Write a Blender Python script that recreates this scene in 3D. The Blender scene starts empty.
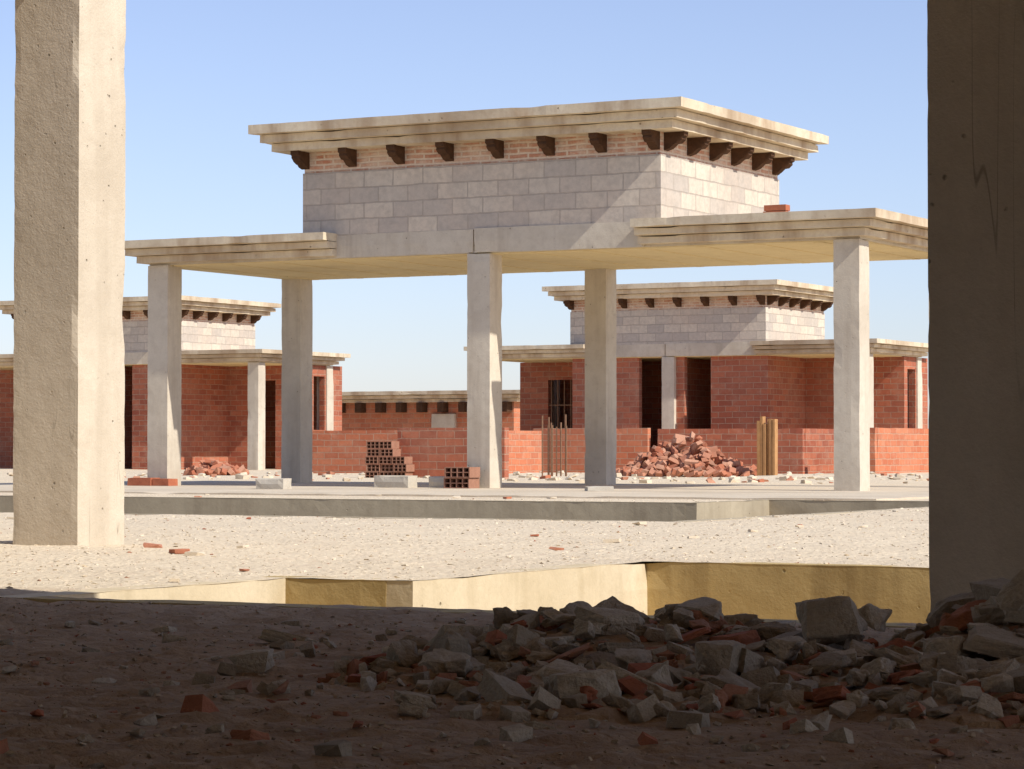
import bpy, bmesh, math, random
from mathutils import Vector, Matrix, noise, Euler
random.seed(7)
R=random.random
def U(a,b): return a+(b-a)*R()
sc=bpy.context.scene
CAMH=0.48
C,S=0.8805,0.4741
def V(lat,fwd):   # metres right of / ahead of the viewpoint -> world x,y
    return (lat*C-fwd*S, lat*S+fwd*C)
def clamp(v,a=0,b=1): return max(a,min(b,v))
def sst(v,a,b):
    t=clamp((v-a)/(b-a)); return t*t*(3-2*t)
def fbm(x,y,z,o=4): return noise.fractal(Vector((x,y,z)),1.0,2.0,o)

# ---------------------------------------------------------------- nodes
class NT:
    def __init__(s,name):
        s.m=bpy.data.materials.new(name); s.m.use_nodes=True
        s.t=s.m.node_tree; s.t.nodes.clear()
        s.out=s.n('ShaderNodeOutputMaterial'); s.b=s.n('ShaderNodeBsdfPrincipled')
        s.t.links.new(s.b.outputs[0],s.out.inputs[0])
        s.b.inputs['Roughness'].default_value=0.9
        s.b.inputs['Specular IOR Level'].default_value=0.1
        s.geo=s.n('ShaderNodeNewGeometry'); s.pos=s.geo.outputs['Position']
    def n(s,t): return s.t.nodes.new(t)
    def l(s,a,b): s.t.links.new(a,b)
    def sep(s):
        q=s.n('ShaderNodeSeparateXYZ'); s.l(s.pos,q.inputs[0]); return q.outputs
    def mp(s,scale,vec=None,loc=(0,0,0)):
        q=s.n('ShaderNodeMapping'); q.inputs['Scale'].default_value=scale; q.inputs['Location'].default_value=loc
        s.l(vec if vec else s.pos,q.inputs[0]); return q.outputs[0]
    def noise(s,scale,detail=4,rough=.6,vec=None):
        q=s.n('ShaderNodeTexNoise'); q.inputs['Scale'].default_value=scale
        q.inputs['Detail'].default_value=detail; q.inputs['Roughness'].default_value=rough
        s.l(vec if vec else s.pos,q.inputs['Vector']); return q.outputs[0]
    def vor(s,scale,vec=None,out='Distance'):
        q=s.n('ShaderNodeTexVoronoi'); q.inputs['Scale'].default_value=scale
        s.l(vec if vec else s.pos,q.inputs['Vector']); return q.outputs[out]
    def rng(s,v,a,b,c=0,d=1):
        q=s.n('ShaderNodeMapRange'); s.l(v,q.inputs[0])
        for i,x in enumerate((a,b,c,d)): q.inputs[i+1].default_value=x
        return q.outputs[0]
    def mix(s,f,a,b,mode='MIX'):
        q=s.n('ShaderNodeMix'); q.data_type='RGBA'; q.blend_type=mode
        for k,v in ((0,f),(6,a),(7,b)):
            if isinstance(v,(int,float)): q.inputs[k].default_value=v
            elif isinstance(v,tuple): q.inputs[k].default_value=(v[0],v[1],v[2],1)
            else: s.l(v,q.inputs[k])
        return q.outputs[2]
    def math(s,op,a,b=0.0):
        q=s.n('ShaderNodeMath'); q.operation=op
        for k,v in ((0,a),(1,b)):
            if isinstance(v,(int,float)): q.inputs[k].default_value=v
            else: s.l(v,q.inputs[k])
        return q.outputs[0]
    def bump(s,h,dist,prev=None,strength=1):
        q=s.n('ShaderNodeBump'); q.inputs['Distance'].default_value=dist; q.inputs['Strength'].default_value=strength
        s.l(h,q.inputs['Height'])
        if prev: s.l(prev,q.inputs['Normal'])
        return q.outputs[0]
    def fin(s,col,nrm=None):
        s.l(col,s.b.inputs['Base Color'])
        if nrm: s.l(nrm,s.b.inputs['Normal'])
        return s.m

def concrete(name,a,b,dark,pore=22,streak=.5,bump=.004,stain=.45,st_scale=5,st_lo=.5,crack=0):
    t=NT(name)
    n1=t.noise(1.3,5,.65); c=t.mix(t.rng(n1,.35,.68),a,b)
    n2=t.noise(9,5,.7); c=t.mix(t.rng(n2,.45,.8,0,.45),c,dark)
    st=t.noise(1,4,.6,t.mp((st_scale,st_scale,.45))); c=t.mix(t.rng(st,st_lo,st_lo+.2,0,streak),c,dark)
    big=t.noise(.55,3,.6); c=t.mix(t.rng(big,.5,.72,0,stain),c,tuple(x*.82 for x in dark))
    v=t.vor(pore); pr=t.rng(v,.06,.13,1,0)
    pm=t.rng(n2,.5,.6); pr=t.math('MULTIPLY',pr,pm)
    c=t.mix(t.math('MULTIPLY',pr,.8),c,tuple(x*.4 for x in dark))
    if crack:
        cn=t.noise(1,3,.7,t.mp((3.1,3.1,.16))); ca=t.math('ABSOLUTE',t.math('SUBTRACT',cn,.47))
        cr=t.math('MULTIPLY',t.rng(ca,.0008,.003,1,0),t.rng(n1,.45,.55)); c=t.mix(t.math('MULTIPLY',cr,crack),c,tuple(x*.5 for x in dark))
    gr=t.noise(80,3,.7); c=t.mix(t.rng(gr,.3,.7,0,.3),c,tuple(x*.7 for x in a))
    nr=t.bump(t.math('ADD',n2,t.math('MULTIPLY',gr,.35)),bump)
    nr=t.bump(pr,-.006,nr)
    return t.fin(c,nr)

def brick(name,a,b,mortar,bw,bh,ms=.012,bmp=.006,dirt=(.3,.22,.16),dirtf=.35,off=.5,smear=0.0):
    t=NT(name); x,y,z=t.sep()
    wob=t.noise(3,3)
    w=t.n('ShaderNodeCombineXYZ'); t.l(t.math('ADD',t.math('ADD',x,y),t.rng(wob,0,1,-.012,.012)),w.inputs[0]); t.l(t.math('ADD',z,t.rng(wob,0,1,-.016,.016)),w.inputs[1])
    q=t.n('ShaderNodeTexBrick'); t.l(w.outputs[0],q.inputs['Vector'])
    q.inputs['Color1'].default_value=(*a,1); q.inputs['Color2'].default_value=(*b,1); q.inputs['Mortar'].default_value=(*mortar,1)
    q.inputs['Scale'].default_value=1; q.inputs['Brick Width'].default_value=bw; q.inputs['Row Height'].default_value=bh
    q.inputs['Mortar Size'].default_value=ms; q.inputs['Mortar Smooth'].default_value=.2; q.offset=off
    q.inputs['Bias'].default_value=-.1
    c=q.outputs[0]
    n1=t.noise(.9,5,.65); c=t.mix(t.rng(n1,.42,.72,0,dirtf),c,dirt)
    n2=t.noise(14,4,.7); c=t.mix(t.rng(n2,.4,.75,0,.4),c,tuple(k*.55 for k in a))
    n4=t.noise(3.2,5,.75); c=t.mix(t.rng(n4,.52,.7,0,dirtf),c,mortar)
    if smear>0:
        n3=t.noise(4,5,.75); c=t.mix(t.rng(n3,.45,.62,0,smear),c,mortar)
    h=t.math('SUBTRACT',1,q.outputs[1])
    nr=t.bump(h,bmp); nr=t.bump(n2,.004,nr)
    return t.fin(c,nr)

M={}
M['conc']=concrete('weathered_concrete',(.68,.60,.475),(.59,.51,.395),(.40,.32,.235),pore=14)
M['conc_near']=concrete('cast_concrete',(.66,.565,.43),(.58,.49,.365),(.42,.34,.24),pore=17,streak=.4,bump=.006,stain=.4,crack=.7)
M['fascia']=concrete('stained_concrete',(.75,.645,.47),(.67,.55,.38),(.36,.23,.13),pore=8,streak=.75,stain=.7,st_scale=2.6,st_lo=.47)
M['soffit']=concrete('bounce_tinted_soffit',(.82,.67,.38),(.76,.60,.33),(.6,.46,.26),pore=8,streak=.2)  # yellow bounce light from the ground is put into this ceiling colour
M['basin']=concrete('shaded_ochre_basin_concrete',(.58,.43,.20),(.46,.33,.145),(.25,.17,.075),pore=14,streak=.8,stain=.6)  # ochre darkened to carry the shade on walls turned from the sun
M['basin_sunlit']=concrete('sunlit_basin_concrete',(.70,.58,.39),(.62,.50,.32),(.42,.32,.18),pore=14,streak=.5,stain=.4)  # paler copy for right-facing basin walls, sunlight painted into the colour
M['kerb']=concrete('grey_kerb_concrete',(.50,.42,.29),(.42,.35,.24),(.27,.21,.14),pore=14)
M['floor']=concrete('dusty_floor_concrete',(.68,.575,.43),(.58,.485,.36),(.42,.34,.245),pore=9,streak=0,stain=.5)
M['block']=brick('concrete_block_wall',(.50,.44,.375),(.70,.61,.485),(.45,.39,.325),.4,.187,.008,.005,dirt=(.64,.50,.38),dirtf=.5)
M['band']=brick('plain_brick_band',(.54,.24,.145),(.62,.36,.235),(.72,.58,.44),.25,.062,.014,.006,dirt=(.68,.52,.385),dirtf=.5,smear=.7)
M['red']=brick('red_hollow_brick_wall',(.47,.15,.08),(.31,.09,.055),(.48,.29,.20),.33,.125,.009,.008,dirt=(.48,.24,.155),dirtf=.45)
M['orange']=brick('orange_hollow_brick_wall',(.58,.20,.10),(.44,.135,.07),(.54,.34,.23),.33,.125,.009,.008,dirt=(.56,.31,.2),dirtf=.4)

def simple(name,a,b,sc_=6,bump=.004,attr=False,c3=None):
    t=NT(name); n1=t.noise(sc_,5,.7); c=t.mix(t.rng(n1,.3,.7),a,b)
    if attr:
        q=t.n('ShaderNodeAttribute'); q.attribute_name='rnd'
        c=t.mix(t.rng(q.outputs['Fac'],0,1,0,.8),c,c3 or tuple(k*.5 for k in a))
    n2=t.noise(sc_*9,3,.7); c=t.mix(t.rng(n2,.35,.7,0,.35),c,tuple(k*.5 for k in a))
    nr=t.bump(t.math('ADD',n1,t.math('MULTIPLY',n2,.4)),bump)
    return t.fin(c,nr)
M['wood']=simple('dark_carved_wood',(.12,.06,.032),(.06,.032,.018),12)
M['plank']=simple('pine_plank',(.55,.30,.13),(.42,.22,.09),8)
M['rebar']=simple('rusty_steel',(.34,.2,.12),(.22,.12,.07),20)
M['stone']=simple('rubble_mortar_stone',(.34,.265,.18),(.24,.185,.12),14,.010,True,(.56,.46,.33))
M['shard']=simple('brick_shard',(.42,.14,.07),(.30,.10,.05),14,.006,True,(.38,.22,.13))
M['loose']=simple('loose_red_brick',(.50,.175,.09),(.36,.11,.06),7,.005,True,(.55,.33,.22))
M['pebble']=simple('pebble',(.66,.55,.40),(.60,.49,.35),20,.003,True,(.74,.63,.47))
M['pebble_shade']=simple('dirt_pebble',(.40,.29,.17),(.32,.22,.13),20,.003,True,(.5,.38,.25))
M['hollow']=simple('hollow_brick_clay',(.40,.21,.14),(.31,.155,.10),9,.004)
M['cblock']=simple('grey_cement_block',(.58,.52,.42),(.5,.44,.35),9,.004)

# ground
t=NT('gravel_ground'); x,y,z=t.sep()
n1=t.noise(.8,5,.7); c=t.mix(t.rng(n1,.3,.7),(.75,.62,.44),(.68,.555,.39))
vn=t.n('ShaderNodeTexVoronoi'); vn.inputs['Scale'].default_value=34; t.l(t.pos,vn.inputs['Vector'])
bw=t.n('ShaderNodeRGBToBW'); t.l(vn.outputs['Color'],bw.inputs[0]); vd=vn.outputs['Distance']
c=t.mix(t.rng(bw.outputs[0],.2,.9,0,.35),c,(.79,.68,.50))
c=t.mix(t.rng(vd,.4,.7,0,.25),c,(.48,.38,.26))
n2=t.noise(5,6,.72); c=t.mix(t.rng(n2,.5,.75,0,.45),c,(.58,.45,.31))
pt=t.noise(.35,4,.6); c=t.mix(t.rng(pt,.48,.68,0,.4),c,(.58,.465,.325))
c=t.mix(t.rng(bw.outputs[0],.87,.9,0,.2),c,(.5,.27,.18))
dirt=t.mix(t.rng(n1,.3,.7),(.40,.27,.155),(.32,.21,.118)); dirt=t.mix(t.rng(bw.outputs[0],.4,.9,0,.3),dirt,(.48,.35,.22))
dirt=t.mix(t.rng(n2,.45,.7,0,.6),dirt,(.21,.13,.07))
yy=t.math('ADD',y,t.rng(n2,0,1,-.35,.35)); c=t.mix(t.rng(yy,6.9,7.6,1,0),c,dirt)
nr=t.bump(t.math('ADD',n2,t.math('MULTIPLY',t.noise(45,4,.75),.5)),.015); nr=t.bump(vd,-.005,nr)
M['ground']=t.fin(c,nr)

# ---------------------------------------------------------------- mesh builder
class B:
    def __init__(s): s.v=[];s.f=[];s.m=[];s.r=[]
    def add(s,vs,fs,mat=0,r=0.):
        o=len(s.v); s.v+=vs; s.f+=[tuple(i+o for i in f) for f in fs]; s.m+=[mat]*len(fs); s.r+=[r]*len(fs)
    def box(s,x0,x1,y0,y1,z0,z1,mat=0):
        vs=[(x,y,z) for z in (z0,z1) for y in (y0,y1) for x in (x0,x1)]
        s.add(vs,[(0,2,3,1),(4,5,7,6),(0,1,5,4),(2,6,7,3),(0,4,6,2),(1,3,7,5)],mat)
    def rbox(s,x0,x1,y0,y1,z0,z1,seg=.12,chip=.008,mat=0,f=9.0,big=1.0):
        lo=(x0,y0,z0);hi=(x1,y1,z1)
        N=[max(1,int(round((hi[i]-lo[i])/seg))) for i in range(3)]
        d={}
        def vid(i,j,k):
            key=(i,j,k)
            if key in d: return d[key]
            idx=(i,j,k); p=[lo[a]+(hi[a]-lo[a])*idx[a]/N[a] for a in range(3)]
            ext=[(-1 if idx[a]==0 else (1 if idx[a]==N[a] else 0)) for a in range(3)]
            if sum(1 for e in ext if e)>=2:
                n=max(0,noise.noise(Vector((p[0]*f,p[1]*f,p[2]*f))))*.7
                n2=.12+max(0,noise.noise(Vector((p[0]*2.3+9,p[1]*2.3,p[2]*2.3)))-.28)*4*big
                for a in range(3):
                    if ext[a]: p[a]-=ext[a]*min(chip*(n+n2),(hi[a]-lo[a])*.3)
            d[key]=len(s.v); s.v.append(tuple(p)); return d[key]
        for a in range(3):
            b,c_=(a+1)%3,(a+2)%3
            for side in (0,N[a]):
                for i in range(N[b]):
                    for j in range(N[c_]):
                        q=[]
                        for (p1,p2) in ((i,j),(i+1,j),(i+1,j+1),(i,j+1)):
                            idx=[0,0,0];idx[a]=side;idx[b]=p1;idx[c_]=p2;q.append(vid(*idx))
                        if side==0:q.reverse()
                        s.f.append(tuple(q));s.m.append(mat);s.r.append(0.)
    def obj(s,name,mats,parent=None,loc=None,rnd=False):
        me=bpy.data.meshes.new(name); me.from_pydata(s.v,[],s.f)
        for m in mats: me.materials.append(M[m])
        me.polygons.foreach_set('material_index',s.m)
        if rnd:
            at=me.attributes.new('rnd','FLOAT','FACE'); at.data.foreach_set('value',s.r)
        me.update(); o=bpy.data.objects.new(name,me); sc.collection.objects.link(o)
        if parent: o.parent=parent
        if loc: o.location=loc
        return o
def empty(name,loc=(0,0,0)):
    e=bpy.data.objects.new(name,None); sc.collection.objects.link(e); e.location=loc; e.empty_display_size=.3; return e

# ---------------------------------------------------------------- ground with sunken basins
NE=7.10   # near edge of the near basin
AX,AY,BX,BY=-5.52,8.5,-4.98,10.45
holes=[(-19,-9.87,16.2,21.7),(-9.87,-7.55,16.2,23.3),(AX,BX,NE,AY),(BX,-2.4,NE,BY)]
def lines(segs,edges):
    L=[]
    for a,b,st in segs:
        n=max(1,int(round((b-a)/st)))
        L+=[(a+(b-a)*i/n,st) for i in range(n)]
    L.append((segs[-1][1],1e3))
    L=[v for v,st in L if all(abs(v-e)>st*.45 for e in edges)]+list(edges)
    return sorted(set(L))
XL=lines([(-4000,-600,1100),(-600,-100,100),(-100,-60,8),(-60,-20,.9),(-20,-12,.2),(-12,-6,.08),(-6,-1,.03),(-1,4,.2),(4,20,2),(20,600,100),(600,4000,1100)],[-19,-9.87,-7.55,AX,BX,-2.4])
YL=lines([(-4000,-600,1100),(-600,-20,100),(-20,3,1.5),(3,7.2,.03),(7.2,12,.055),(12,24,.11),(24,50,.35),(50,110,3),(110,600,70),(600,4000,1100)],[16.2,21.7,23.3,NE,AY,BY])
def hd(x,y):
    m=9
    for a,b,c_,d in holes:
        dx=max(a-x,0,x-b);dy=max(c_-y,0,y-d); m=min(m,math.hypot(dx,dy))
    return m
def gz(x,y):
    if abs(x)>90 or y>120 or y<-20: return -.05 if y>40 else 0
    base=-.05*sst(y,34,44)
    k=.35+.65*sst(hd(x,y),.0,.3)
    z=.012*fbm(x*1.1,y*1.1,0,4)
    if y<24: z+=.007*fbm(x*7,y*7,3,4)
    if y<7.3: z+=.014*fbm(x*9,y*9,5,4)+.010*max(0,fbm(x*19,y*19,8,2))
    slab=sst(y,22.5,24)*(1-sst(y,31.5,33.5))*sst(x,-23,-22)*(1-sst(x,-9,-8))
    z*=1-slab
    z+=-.012*slab
    z+=.05*sst(y,33,38)*max(0,fbm(x*.5,y*.5,2,4))
    return base+z*k
g=B()
for j,y in enumerate(YL):
    for i,x in enumerate(XL):
        g.v.append((x,y,gz(x,y)))
W=len(XL)
for j in range(len(YL)-1):
    yc=(YL[j]+YL[j+1])/2
    for i in range(W-1):
        xc=(XL[i]+XL[i+1])/2
        if any(a<xc<b and c_<yc<d for a,b,c_,d in holes): continue
        g.f.append((j*W+i,j*W+i+1,(j+1)*W+i+1,(j+1)*W+i)); g.m.append(0)
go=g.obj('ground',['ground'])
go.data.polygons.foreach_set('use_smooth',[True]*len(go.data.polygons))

def basin(name,mats,walls,floor,zf):
    b=B()
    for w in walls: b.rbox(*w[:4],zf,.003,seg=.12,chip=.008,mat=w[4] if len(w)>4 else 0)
    for (a0,a1,b0,b1) in floor: b.box(a0-.1,a1+.1,b0-.1,b1+.1,zf-.1,zf+.01)
    b.obj(name,mats)
T=.13
basin('sunken_basin',['basin','basin_sunlit'],[(AX-T,AX,NE-T,AY+.01,1),(AX-T,BX-T+.02,AY,AY+T),(BX-T,BX,AY+.002,BY+.01,1),(BX-T,-2.4,BY,BY+T),(-2.4,-2.4+T,NE-T,BY+T),(AX,-2.4,NE-T,NE)],holes[2:],-.7)
basin('sunken_basin',['kerb'],[(-19-T,-19,16.2-T,21.7+T),(-19,-9.87-T+.02,21.7,21.7+T),(-9.87-T,-9.87,21.702,23.31),(-9.87-T,-7.55,23.3,23.3+T),(-7.55,-7.55+T,16.2-T,23.3+T),(-19,-7.55,16.2-T,16.2)],holes[:2],-.6)
b=B(); b.rbox(-22.2,-9.0,23.75,32.2,-.08,.012,seg=.25,chip=.02); b.obj('concrete_floor_slab',['floor'])

# ---------------------------------------------------------------- house model
def corbel_geo(b,cx,cy,dirn,mat=0):
    prof=[(0,4.003),(.25,4.003),(.25,3.955),(.22,3.94),(.225,3.915),(.18,3.875),(.13,3.87),(.10,3.845),(.07,3.82),(0,3.80)]
    w=.055; vs=[]
    for sgn in (-1,1):
        for (o,z) in prof:
            if dirn=='f': vs.append((cx+sgn*w,cy-o,z))
            elif dirn=='r': vs.append((cx+o,cy+sgn*w,z))
            elif dirn=='l': vs.append((cx-o,cy+sgn*w,z))
            else: vs.append((cx+sgn*w,cy+o,z))
    n=len(prof)
    fs=[tuple(range(n)),tuple(range(2*n-1,n-1,-1))]+[(i,(i+1)%n,n+(i+1)%n,n+i) for i in range(n)]
    b.add(vs,fs,mat)
cols=[(x,y) for x in (-19.86,-15.35,-10.83) for y in (27.84,30.85)]
mesh_cache={}
def part(key,name,mats,par,fn):
    if key not in mesh_cache:
        b=B(); fn(b); o=b.obj(name,mats,par); mesh_cache[key]=o.data
    else:
        o=bpy.data.objects.new(name,mesh_cache[key]); sc.collection.objects.link(o); o.parent=par
    return o
def f_cols(b):
    for x,y in cols: b.rbox(x-.15,x+.15,y-.15,y+.15,-.05,2.72,seg=.1,chip=.008)
def f_slab(b):
    b.rbox(-20.01,-10.68,27.72,31.0,2.72,2.995,seg=.3,chip=.006)
    b.rbox(-17.30,-15.42,27.69,27.95,2.722,3.0,seg=.12,chip=.01)
    b.rbox(-15.40,-13.24,27.675,27.95,2.718,3.008,seg=.12,chip=.01)
def f_fascia(b):
    for (z0,z1,o) in ((2.745,2.83,.10),(2.835,2.915,.20),(2.92,3.015,.30)):
        b.rbox(-13.27+.01*o,-10.68+o,27.69-o,31.0+o,z0,z1,seg=.11,chip=.006)
        b.rbox(-20.01-o,-17.27,27.69-o,31.0+o,z0,z1,seg=.11,chip=.006)
def f_soffit(b):
    b.box(-19.95,-10.75,27.75,30.95,2.708,2.722)
    x=-19.6
    while x<-10.8:
        b.box(x-.05,x+.05,27.8,30.9,2.702,2.71); x+=.7
def f_block(b):
    x0,x1,y0,y1=-17.75,-13.03,27.695,31.09
    b.box(x0,x1,y0,y0+.2,2.99,3.75);b.box(x0,x1,y1-.2,y1,2.99,3.75)
    b.box(x0,x0+.2,y0+.2,y1-.2,2.99,3.75);b.box(x1-.2,x1,y0+.2,y1-.2,2.99,3.75)
def f_band(b):
    x0,x1,y0,y1=-17.735,-13.045,27.71,31.075
    b.box(x0,x1,y0,y1,3.75,4.02)
def f_eave(b):
    x0,x1,y0,y1=-17.75,-13.03,27.69,31.09
    for (z0,z1,o) in ((4.0,4.095,.27),(4.1,4.195,.37),(4.2,4.31,.47)):
        b.rbox(x0-o,x1+o,y0-o,y1+o,z0,z1,seg=.11,chip=.008)
    for k in range(22):   # mortar ridges on the roof rim
        x=U(x0-.3,x1+.1); w=U(.1,.5); b.rbox(x,x+w,y0-.4+U(0,.1),y0-.1,4.29,4.31+U(.003,.012),seg=.1,chip=.01)
def f_corb(b):
    for i in range(8): corbel_geo(b,-17.72+i*.66,27.71,'f'); corbel_geo(b,-17.72+i*.66,31.07,'b')
    for i in range(6): corbel_geo(b,-13.045,27.86+i*.62,'r'); corbel_geo(b,-17.735,27.86+i*.62,'l')
def f_walls(b):
    zt=2.715;z0=-.05
    def w(x0,x1,y0,y1,a=z0,c_=zt): b.box(x0,x1,y0,y1,a,c_)
    y=27.8
    w(-17.75,-16.1,y,y+.15); w(-14.37,-13.03,y,y+.15); w(-15.2,-15.0,y,y+.15); w(-15.5,-15.4,y,y+.14)
    w(-13.18,-13.03,y+.15,29.9)
    w(-17.75,-17.6,y+.15,29.9)
    w(-13.18,-12.1,29.9,30.05); w(-11.65,-10.87,29.9,30.05); w(-12.1,-11.65,29.9,30.05,2.35,zt)
    w(-10.87,-10.70,29.9,30.05)
    w(-10.87,-10.72,30.05,30.15);w(-10.87,-10.72,30.65,31.3);w(-10.87,-10.72,30.15,30.65,z0,1.15);w(-10.87,-10.72,30.15,30.65,2.45,zt)
    w(-20.2,-19.46,29.9,30.05); w(-18.6,-17.6,29.9,30.05); w(-19.46,-18.6,29.9,30.05,z0,1.15); w(-19.46,-18.6,29.9,30.05,2.3,zt)
    w(-20.2,-20.05,30.05,31.3); w(-20.2,-10.72,31.3,31.45)
def f_inner(b):
    b.box(-17.6,-13.2,30.2,30.3,-.05,2.7); b.box(-15.42,-15.28,28.0,30.2,-.05,2.7)
def f_grille(b):
    for i in range(5): b.box(-19.4+i*.17,-19.38+i*.17,29.93,29.95,1.15,2.3)
    b.box(-19.46,-18.6,29.925,29.945,1.7,1.725)
def house(name,loc,walls):
    e=empty(name,loc)
    part('cols','columns',['conc'],e,f_cols)
    part('slab','porch_slab',['conc'],e,f_slab)
    part('fascia','stepped_fascia',['fascia'],e,f_fascia)
    part('soffit','porch_ceiling',['soffit'],e,f_soffit)
    part('block','block_tower',['block'],e,f_block)
    part('band','brick_band',['band'],e,f_band)
    part('eave','stepped_eave',['fascia'],e,f_eave)
    part('corb','corbels',['wood'],e,f_corb)
    if walls:
        part('walls','brick_walls',['red'],e,f_walls)
        part('inner','inner_walls',['red'],e,f_inner)
        part('grille','window_grille',['rebar'],e,f_grille)
    return e
house('unfinished_pavilion',(0,0,0),False)
house('unfinished_brick_house',(-10.19,26.94,-.25),True)
house('unfinished_brick_house',(-24.94,25.98,-.25),True)

# low building further back
e=empty('low_brick_building')
b=B(); b.box(-41.5,-33.6,62.5,67,-.1,1.66); b.obj('walls',['orange'],e)
b=B(); b.rbox(-36.0,-35.3,62.4,62.6,-.1,1.36,seg=.3); b.obj('pier',['conc'],e)
b=B()
for z0,z1,o in ((1.66,1.75,.2),(1.755,1.85,.3),(1.855,1.96,.4)): b.rbox(-41.5-o,-33.6+o,62.5-o,67+o,z0,z1,seg=.25,chip=.015)
b.obj('eave',['fascia'],e)
b=B()
for i in range(13):
    x=-41.3+i*.63; b.box(x-.09,x+.09,62.22,62.5,1.4,1.66)
b.obj('corbels',['wood'],e)

# garden / partition walls
def wall(mat,boxes):
    b=B()
    for q in boxes: b.rbox(*q,seg=.14,chip=.012)
    b.obj('brick_wall',[mat])
wall('orange',[(-26.96,-24.3,51,51.15,-.1,.88),(-26.96,-26.8,51.15,54.4,-.1,.88)])
wall('red',[(-24.1,-20.9,51.05,51.2,-.1,.86),(-21.05,-20.9,51.2,54.0,-.1,.86)])
wall('orange',[(-20.05,-19.35,51,51.15,-.1,.87),(-19.5,-19.35,51.15,54.6,-.1,.87)])
wall('orange',[(-30.4,-26.2,46.8,46.95,-.1,.82),(-26.35,-26.2,46.95,50,-.1,.82)])
wall('red',[(-23.0,-21.0,38.75,38.9,-.1,.8)])
wall('red',[(-46,-40.2,47.5,47.65,-.1,.9)])

def hollow(b,x,y,z,w=.24,h=.12,l=.28,nx=3,nz=2,t=.012):
    for i in range(nx+1):
        xx=x+(w-t)*i/nx; b.box(xx,xx+t,y,y+l,z,z+h)
    for k in range(nz+1):
        zz=z+(h-t)*k/nz; b.box(x+.001,x+w-.001,y+.002,y+l-.002,zz+.0005,zz+t-.0005)
    b.box(x+.004,x+w-.004,y+l*.5,y+l*.52,z+.003,z+h-.003)
b=B()
for r in range(5):
    n=[3,3,3,2,2][r]
    for i in range(n): hollow(b,-23.45+i*.25+U(-.01,.01)+(r%2)*.03,38.5+U(-.02,.02),-.04+r*.125)
b.obj('hollow_brick_stack',['hollow'])
b=B()
hollow(b,-15.62,27.36,.012,.33,.12,.25,4,2); hollow(b,-15.60,27.34,.135,.33,.12,.25,4,2)
b.obj('hollow_brick_stack',['hollow'])
b=B(); b.rbox(-20.1,-19.75,27.4,27.6,.012,.11,seg=.1); b.rbox(-19.74,-19.5,27.42,27.62,.012,.1,seg=.1); b.obj('brick_stack',['loose'],rnd=True)
b=B()
for k in range(2): b.rbox(-11.93+k*.01,-11.66,28.0,28.13,3.018+k*.07,3.083+k*.07,seg=.1,chip=.006)
b.obj('brick_stack',['loose'],rnd=True)
def cblock(x,y,w,l,h,rot=0):
    b=B(); b.rbox(-w/2,w/2,-l/2,l/2,0,h,seg=.07,chip=.012); o=b.obj('cement_block',['cblock'],loc=(x,y,gz(x,y)+.015)); o.rotation_euler=(0,0,rot)
cblock(-17.05,26.0,.36,.2,.13,.1); cblock(-16.4,27.6,.48,.2,.15,-.05); cblock(-15.9,27.9,.36,.2,.14,.05); cblock(-13.2,26.5,.3,.2,.06,.6)

# rebar and planks
b=B()
for i in range(11):
    x=-23.25+i*.045+U(-.01,.01); y=44.4+U(-.1,.1); h=U(.85,1.08); b.box(x,x+.02,y,y+.02,-.1,h)
b.obj('rebar_bundle',['rebar'])
b=B()
for i in range(6):
    x=-19.42+i*.06; y=45.3+U(-.03,.03); b.rbox(x,x+.05,y,y+.14,-.1,U(.9,1.06),seg=.2,chip=.006)
b.obj('upright_planks',['plank'])

# ---------------------------------------------------------------- stones
def hull(pts,sub=0,amp=.07):
    bm=bmesh.new()
    for p in pts: bm.verts.new(p)
    bmesh.ops.convex_hull(bm,input=bm.verts)
    for v_ in [v_ for v_ in bm.verts if not v_.link_faces]: bm.verts.remove(v_)
    if sub:
        bmesh.ops.dissolve_limit(bm,angle_limit=.3,verts=bm.verts,edges=bm.edges)
        bmesh.ops.triangulate(bm,faces=bm.faces)
        for _ in range(sub): bmesh.ops.subdivide_edges(bm,edges=bm.edges,cuts=1,use_grid_fill=True)
        bmesh.ops.triangulate(bm,faces=bm.faces)
        off=Vector((U(0,50),U(0,50),U(0,50)))
        for v_ in bm.verts:
            n=noise.fractal(v_.co*2.2+off,1,2,4)
            v_.co+=v_.co.normalized()*n*amp*1.6
        bmesh.ops.smooth_vert(bm,verts=bm.verts,factor=.35,use_axis_x=True,use_axis_y=True,use_axis_z=True)
    bm.verts.index_update(); vs=[v_.co.copy() for v_ in bm.verts]; fs=[tuple(v_.index for v_ in f.verts) for f in bm.faces]; bm.free(); return vs,fs
def rp(): return [Vector((U(-1,1),U(-1,1),U(-1,1))).normalized()*U(.7,1.1) for _ in range(13)]
def fp():
    pts=[]
    for sx in (-1,1):
        for sy in (-1,1):
            k=U(.35,1.05);m=U(.4,1.05)
            for sz in (-1,1): pts.append(Vector((sx*k+U(-.12,.12),sy*m+U(-.12,.12),sz*U(.7,1.1))))
    for _ in range(3): pts.append(Vector((U(-1.15,1.15),U(-1.15,1.15),U(-.6,.6))))
    return pts
frags=[hull(fp()) for _ in range(16)]
rocks=[hull(rp()) for _ in range(16)]
rough=[hull(rp(),3,.10) for _ in range(14)]+[hull(fp(),3,.08) for _ in range(14)]
peb=[hull([Vector((U(-1,1),U(-1,1),U(-1,1))).normalized() for _ in range(7)]) for _ in range(8)]
def put(b,proto,x,y,z,sx,sy,sz,rot,mat=0,r=None):
    Mx=Matrix.Translation((x,y,z))@Euler(rot).to_matrix().to_4x4()@Matrix.Diagonal((sx,sy,sz,1))
    vs=[tuple(Mx@v_) for v_ in proto[0]]; b.add(vs,proto[1],mat,R() if r is None else r)

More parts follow.
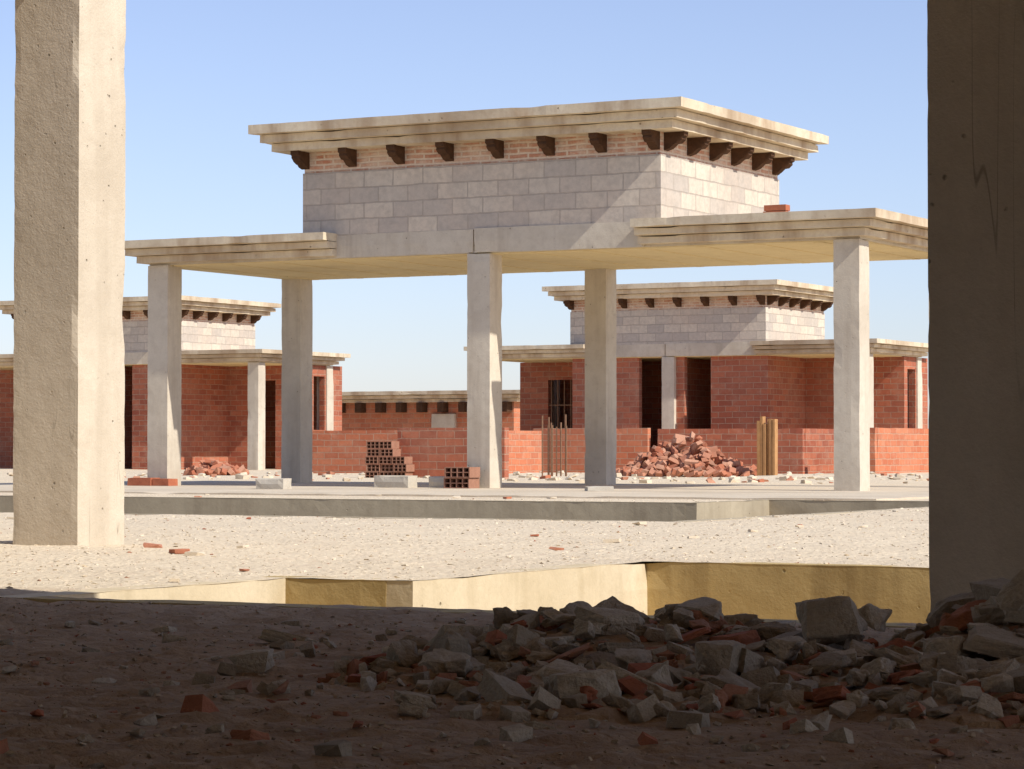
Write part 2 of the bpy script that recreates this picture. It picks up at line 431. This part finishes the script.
# main rubble pile: lateral / forward metres
mounds=[(.28,6.1,.45,.5,.10),(.62,5.7,.5,.55,.065),(1.15,5.8,.38,.5,.15),(.95,5.15,.5,.5,.05),(0.0,5.8,.4,.5,.035),(.3,5.3,.5,.5,.025)]
def H(l,f):
    return max(m[4]*max(0,1-((l-m[0])/m[2])**2-((f-m[1])/m[3])**2)**.8 for m in mounds)
b=B()
n=0
while n<1700:
    l=U(-.7,1.5);f=U(4.3,6.9);h=H(l,f)
    if h<=.004 and R()>.05: continue
    x,y=V(l,f)
    if y>6.95: continue
    s=.006+.026*R()**2; isr=R()<.2
    p=random.choice(frags if R()<.5 else rocks)
    put(b,p,x,y,gz(x,y)+h*.85*U(.7,1.05)+s*.25,s*U(.8,1.4),s*U(.6,1),s*U(.35,.8),(U(-.5,.5),U(-.5,.5),U(0,6.3)),1 if isr else 0); n+=1
n=0
while n<440:
    l=U(-.6,1.5);f=U(4.5,6.7);h=H(l,f)
    if h<=.010 and R()>.03: continue
    x,y=V(l,f)
    if y>6.9: continue
    s=.024+.050*R()**2.2; isr=R()<.2
    sz=s*U(.25,.7)*(.6 if isr else 1)
    put(b,random.choice(rough),x,y,gz(x,y)+h+sz*.3,s*U(.9,1.3),s*U(.6,1),sz,(U(-.45,.45),U(-.45,.45),U(0,6.3)),1 if isr else 0); n+=1
big=[(.66,5.75,.12,.075,.055,.055,.5),(.75,5.8,.11,.06,.05,.04,1.2),(1.06,5.55,.19,.085,.06,.065,.2),(1.0,5.75,.13,.06,.05,.035,1.1),(.98,5.45,.09,.10,.07,.022,.1),(.82,5.05,.05,.10,.06,.020,.3),
     (1.05,5.2,.07,.09,.06,.03,2),(.22,6.0,.10,.09,.06,.025,.9),(.42,6.1,.115,.085,.05,.025,2.4),(.55,5.6,.07,.08,.05,.03,1.6),(.05,5.9,.05,.08,.05,.02,.2),(-.55,5.9,.02,.055,.04,.025,.4),(-.18,5.0,.02,.055,.04,.02,.4)]
for l,f,z,sx,sy,sz,rz in big:
    x,y=V(l,f); put(b,random.choice(rough),x,y,z,sx,sy,sz,(U(-.2,.2),U(-.2,.2),rz),0,U(.4,1))
for i in range(300):
    l=U(-1.3,1.1);f=U(4.2,7.6);x,y=V(l,f)
    if y>6.95: continue
    s=.005+.024*R()**3; put(b,random.choice(rocks+frags),x,y,gz(x,y)+s*.3,s*1.3,s,s*.5,(U(-.3,.3),U(-.3,.3),U(0,6.3)),1 if R()<.2 else 0)
b.obj('rubble_pile',['stone','shard'],rnd=True)
b=B(); NL,NF=80,80
for j in range(NF+1):
    for i in range(NL+1):
        l=-.7+2.4*i/NL;f=4.3+2.6*j/NF;x,y=V(l,f)
        h=H(l,f) if y<6.98 else 0; b.v.append((x,y,(gz(x,y)+h*.8+.012*fbm(x*14,y*14,1,3)) if h>0 else -.03))
for j in range(NF):
    for i in range(NL):
        q=(j*(NL+1)+i,j*(NL+1)+i+1,(j+1)*(NL+1)+i+1,(j+1)*(NL+1)+i); b.f.append(q); b.m.append(0)
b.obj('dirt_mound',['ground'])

# gravel on the sunlit yard
b=B(); n=0
while n<6000:
    f=7.5+ (R()**1.4)*18; l=U(-.2,.2)*f; x,y=V(l,f)
    if y<7.2 or y>23.5 or hd(x,y)<.03: continue
    s=.0025+.010*R()**5+(.00025*f)
    red=R()<.03
    put(b,random.choice(peb),x,y,gz(x,y)+s*.1,s*U(.8,1.5),s*U(.8,1.3),s*U(.3,.55),(0,0,U(0,6.3)),1 if red else 0); n+=1
n=0
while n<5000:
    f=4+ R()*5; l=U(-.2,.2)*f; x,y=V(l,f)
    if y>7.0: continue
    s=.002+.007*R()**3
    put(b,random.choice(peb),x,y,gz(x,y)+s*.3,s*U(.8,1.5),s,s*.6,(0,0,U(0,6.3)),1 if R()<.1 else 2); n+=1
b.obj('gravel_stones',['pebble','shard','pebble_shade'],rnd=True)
b=B(); n=0
while n<55:
    f=9+R()*30; l=U(-.2,.2)*f; x,y=V(l,f)
    if hd(x,y)<.1 or (y>23.5 and y<32.5 and R()<.4) or y<7.6: continue
    s=U(.012,.035)*(1+.012*f)
    put(b,random.choice(frags),x,y,gz(x,y)+s*.1+.006,s*1.3,s,s*.28,(U(-.1,.1),U(-.1,.1),U(0,6.3)),1 if R()<.35 else 2); n+=1
n=0
while n<420:
    f=36+R()*20; l=U(-.2,.2)*f; x,y=V(l,f)
    if y<33 or y>50: continue
    s=U(.02,.085); put(b,random.choice(frags+rocks),x,y,gz(x,y)+s*.2,s*1.3,s,s*.5,(U(-.2,.2),U(-.2,.2),U(0,6.3)),1 if R()<.25 else 2); n+=1
b.obj('scattered_debris',['stone','loose','pebble'],rnd=True)
def bpile(cx,cy,rx,ry,h,cnt):
    b=B()
    for i in range(cnt):
        a=U(0,6.283);q=math.sqrt(R()); x=cx+rx*q*math.cos(a);y=cy+ry*q*math.sin(a)
        z=gz(x,y)+h*(1-q)*U(.3,1)+.04
        put(b,random.choice(frags),x,y,z,U(.09,.15),U(.05,.075),U(.035,.055),(U(-.7,.7),U(-.7,.7),U(0,6.3)),0)
    b.obj('brick_pile',['loose'],rnd=True)
bpile(-20.95,45.5,1.35,1.1,.78,420)
bpile(-28.5,41.5,.6,.5,.3,110)

# ---------------------------------------------------------------- porch we look out from
REL,EL=math.radians(10),math.radians(42)
k=3.3/math.tan(EL)*math.sin(REL)
de=7.36-k
e=empty('concrete_porch')
b=B(); b.rbox(-8.545,-8.15,10.71,11.09,-.05,3.1,seg=.04,chip=.006,f=14)
y0=de-.44
xr=y0/.952*(.1333-.4741)
b.rbox(xr,xr+.39,y0,y0+.39,-.05,3.1,seg=.04,chip=.006,f=14)
b.rbox(-8.6,-8.2,y0,y0+.39,-.05,3.1,seg=.1)
b.rbox(4,4.39,y0,y0+.39,-.05,3.1,seg=.1)
b.obj('columns',['conc_near'],e)
b=B(); b.box(-13,9,-6,de,3.1,3.3); b.box(-13,-8.02,de,11.3,3.1,3.3); b.obj('roof_slab',['conc'],e)
b=B(); b.box(-13,9,-5.7,-5.5,-.05,3.1); b.obj('added_back_wall',['block'],e)  # unseen wall added behind the camera to cut sky light on the foreground

# ---------------------------------------------------------------- light, sky, camera
ts=Vector((math.cos(EL)*math.cos(REL),-math.cos(EL)*math.sin(REL),math.sin(EL)))
L=bpy.data.lights.new('sun','SUN'); L.energy=5.0; L.angle=math.radians(.5); L.color=(1,.965,.90)
lo=bpy.data.objects.new('sun',L); sc.collection.objects.link(lo); lo.rotation_euler=ts.to_track_quat('Z','Y').to_euler(); lo.location=(20,-10,30)
w=bpy.data.worlds.new('World'); sc.world=w; w.use_nodes=True
nt=w.node_tree; bg=nt.nodes['Background']; sk=nt.nodes.new('ShaderNodeTexSky'); sk.sky_type='NISHITA'; sk.sun_disc=False
sk.sun_elevation=EL; sk.sun_rotation=math.atan2(ts.x,ts.y); sk.air_density=1.0; sk.dust_density=.7; sk.ozone_density=4.5; sk.altitude=600
hs=nt.nodes.new('ShaderNodeHueSaturation'); hs.inputs['Saturation'].default_value=.84; nt.links.new(sk.outputs[0],hs.inputs['Color'])
mx=nt.nodes.new('ShaderNodeMix'); mx.data_type='RGBA'; mx.blend_type='MULTIPLY'; mx.inputs[0].default_value=1
nt.links.new(hs.outputs[0],mx.inputs[6]); mx.inputs[7].default_value=(1.04,.97,1.06,1)
nt.links.new(mx.outputs[2],bg.inputs[0]); bg.inputs[1].default_value=.145
cd=bpy.data.cameras.new('camera'); cd.sensor_width=36; cd.lens=2750/1024*36; cd.clip_end=20000; cd.clip_start=.05
co=bpy.data.objects.new('camera',cd); sc.collection.objects.link(co); co.location=(0,0,CAMH)
co.rotation_euler=(math.radians(91.31),0,math.radians(28.3)); sc.camera=co
sc.view_settings.view_transform='Standard'; sc.view_settings.look='None'; sc.view_settings.exposure=0
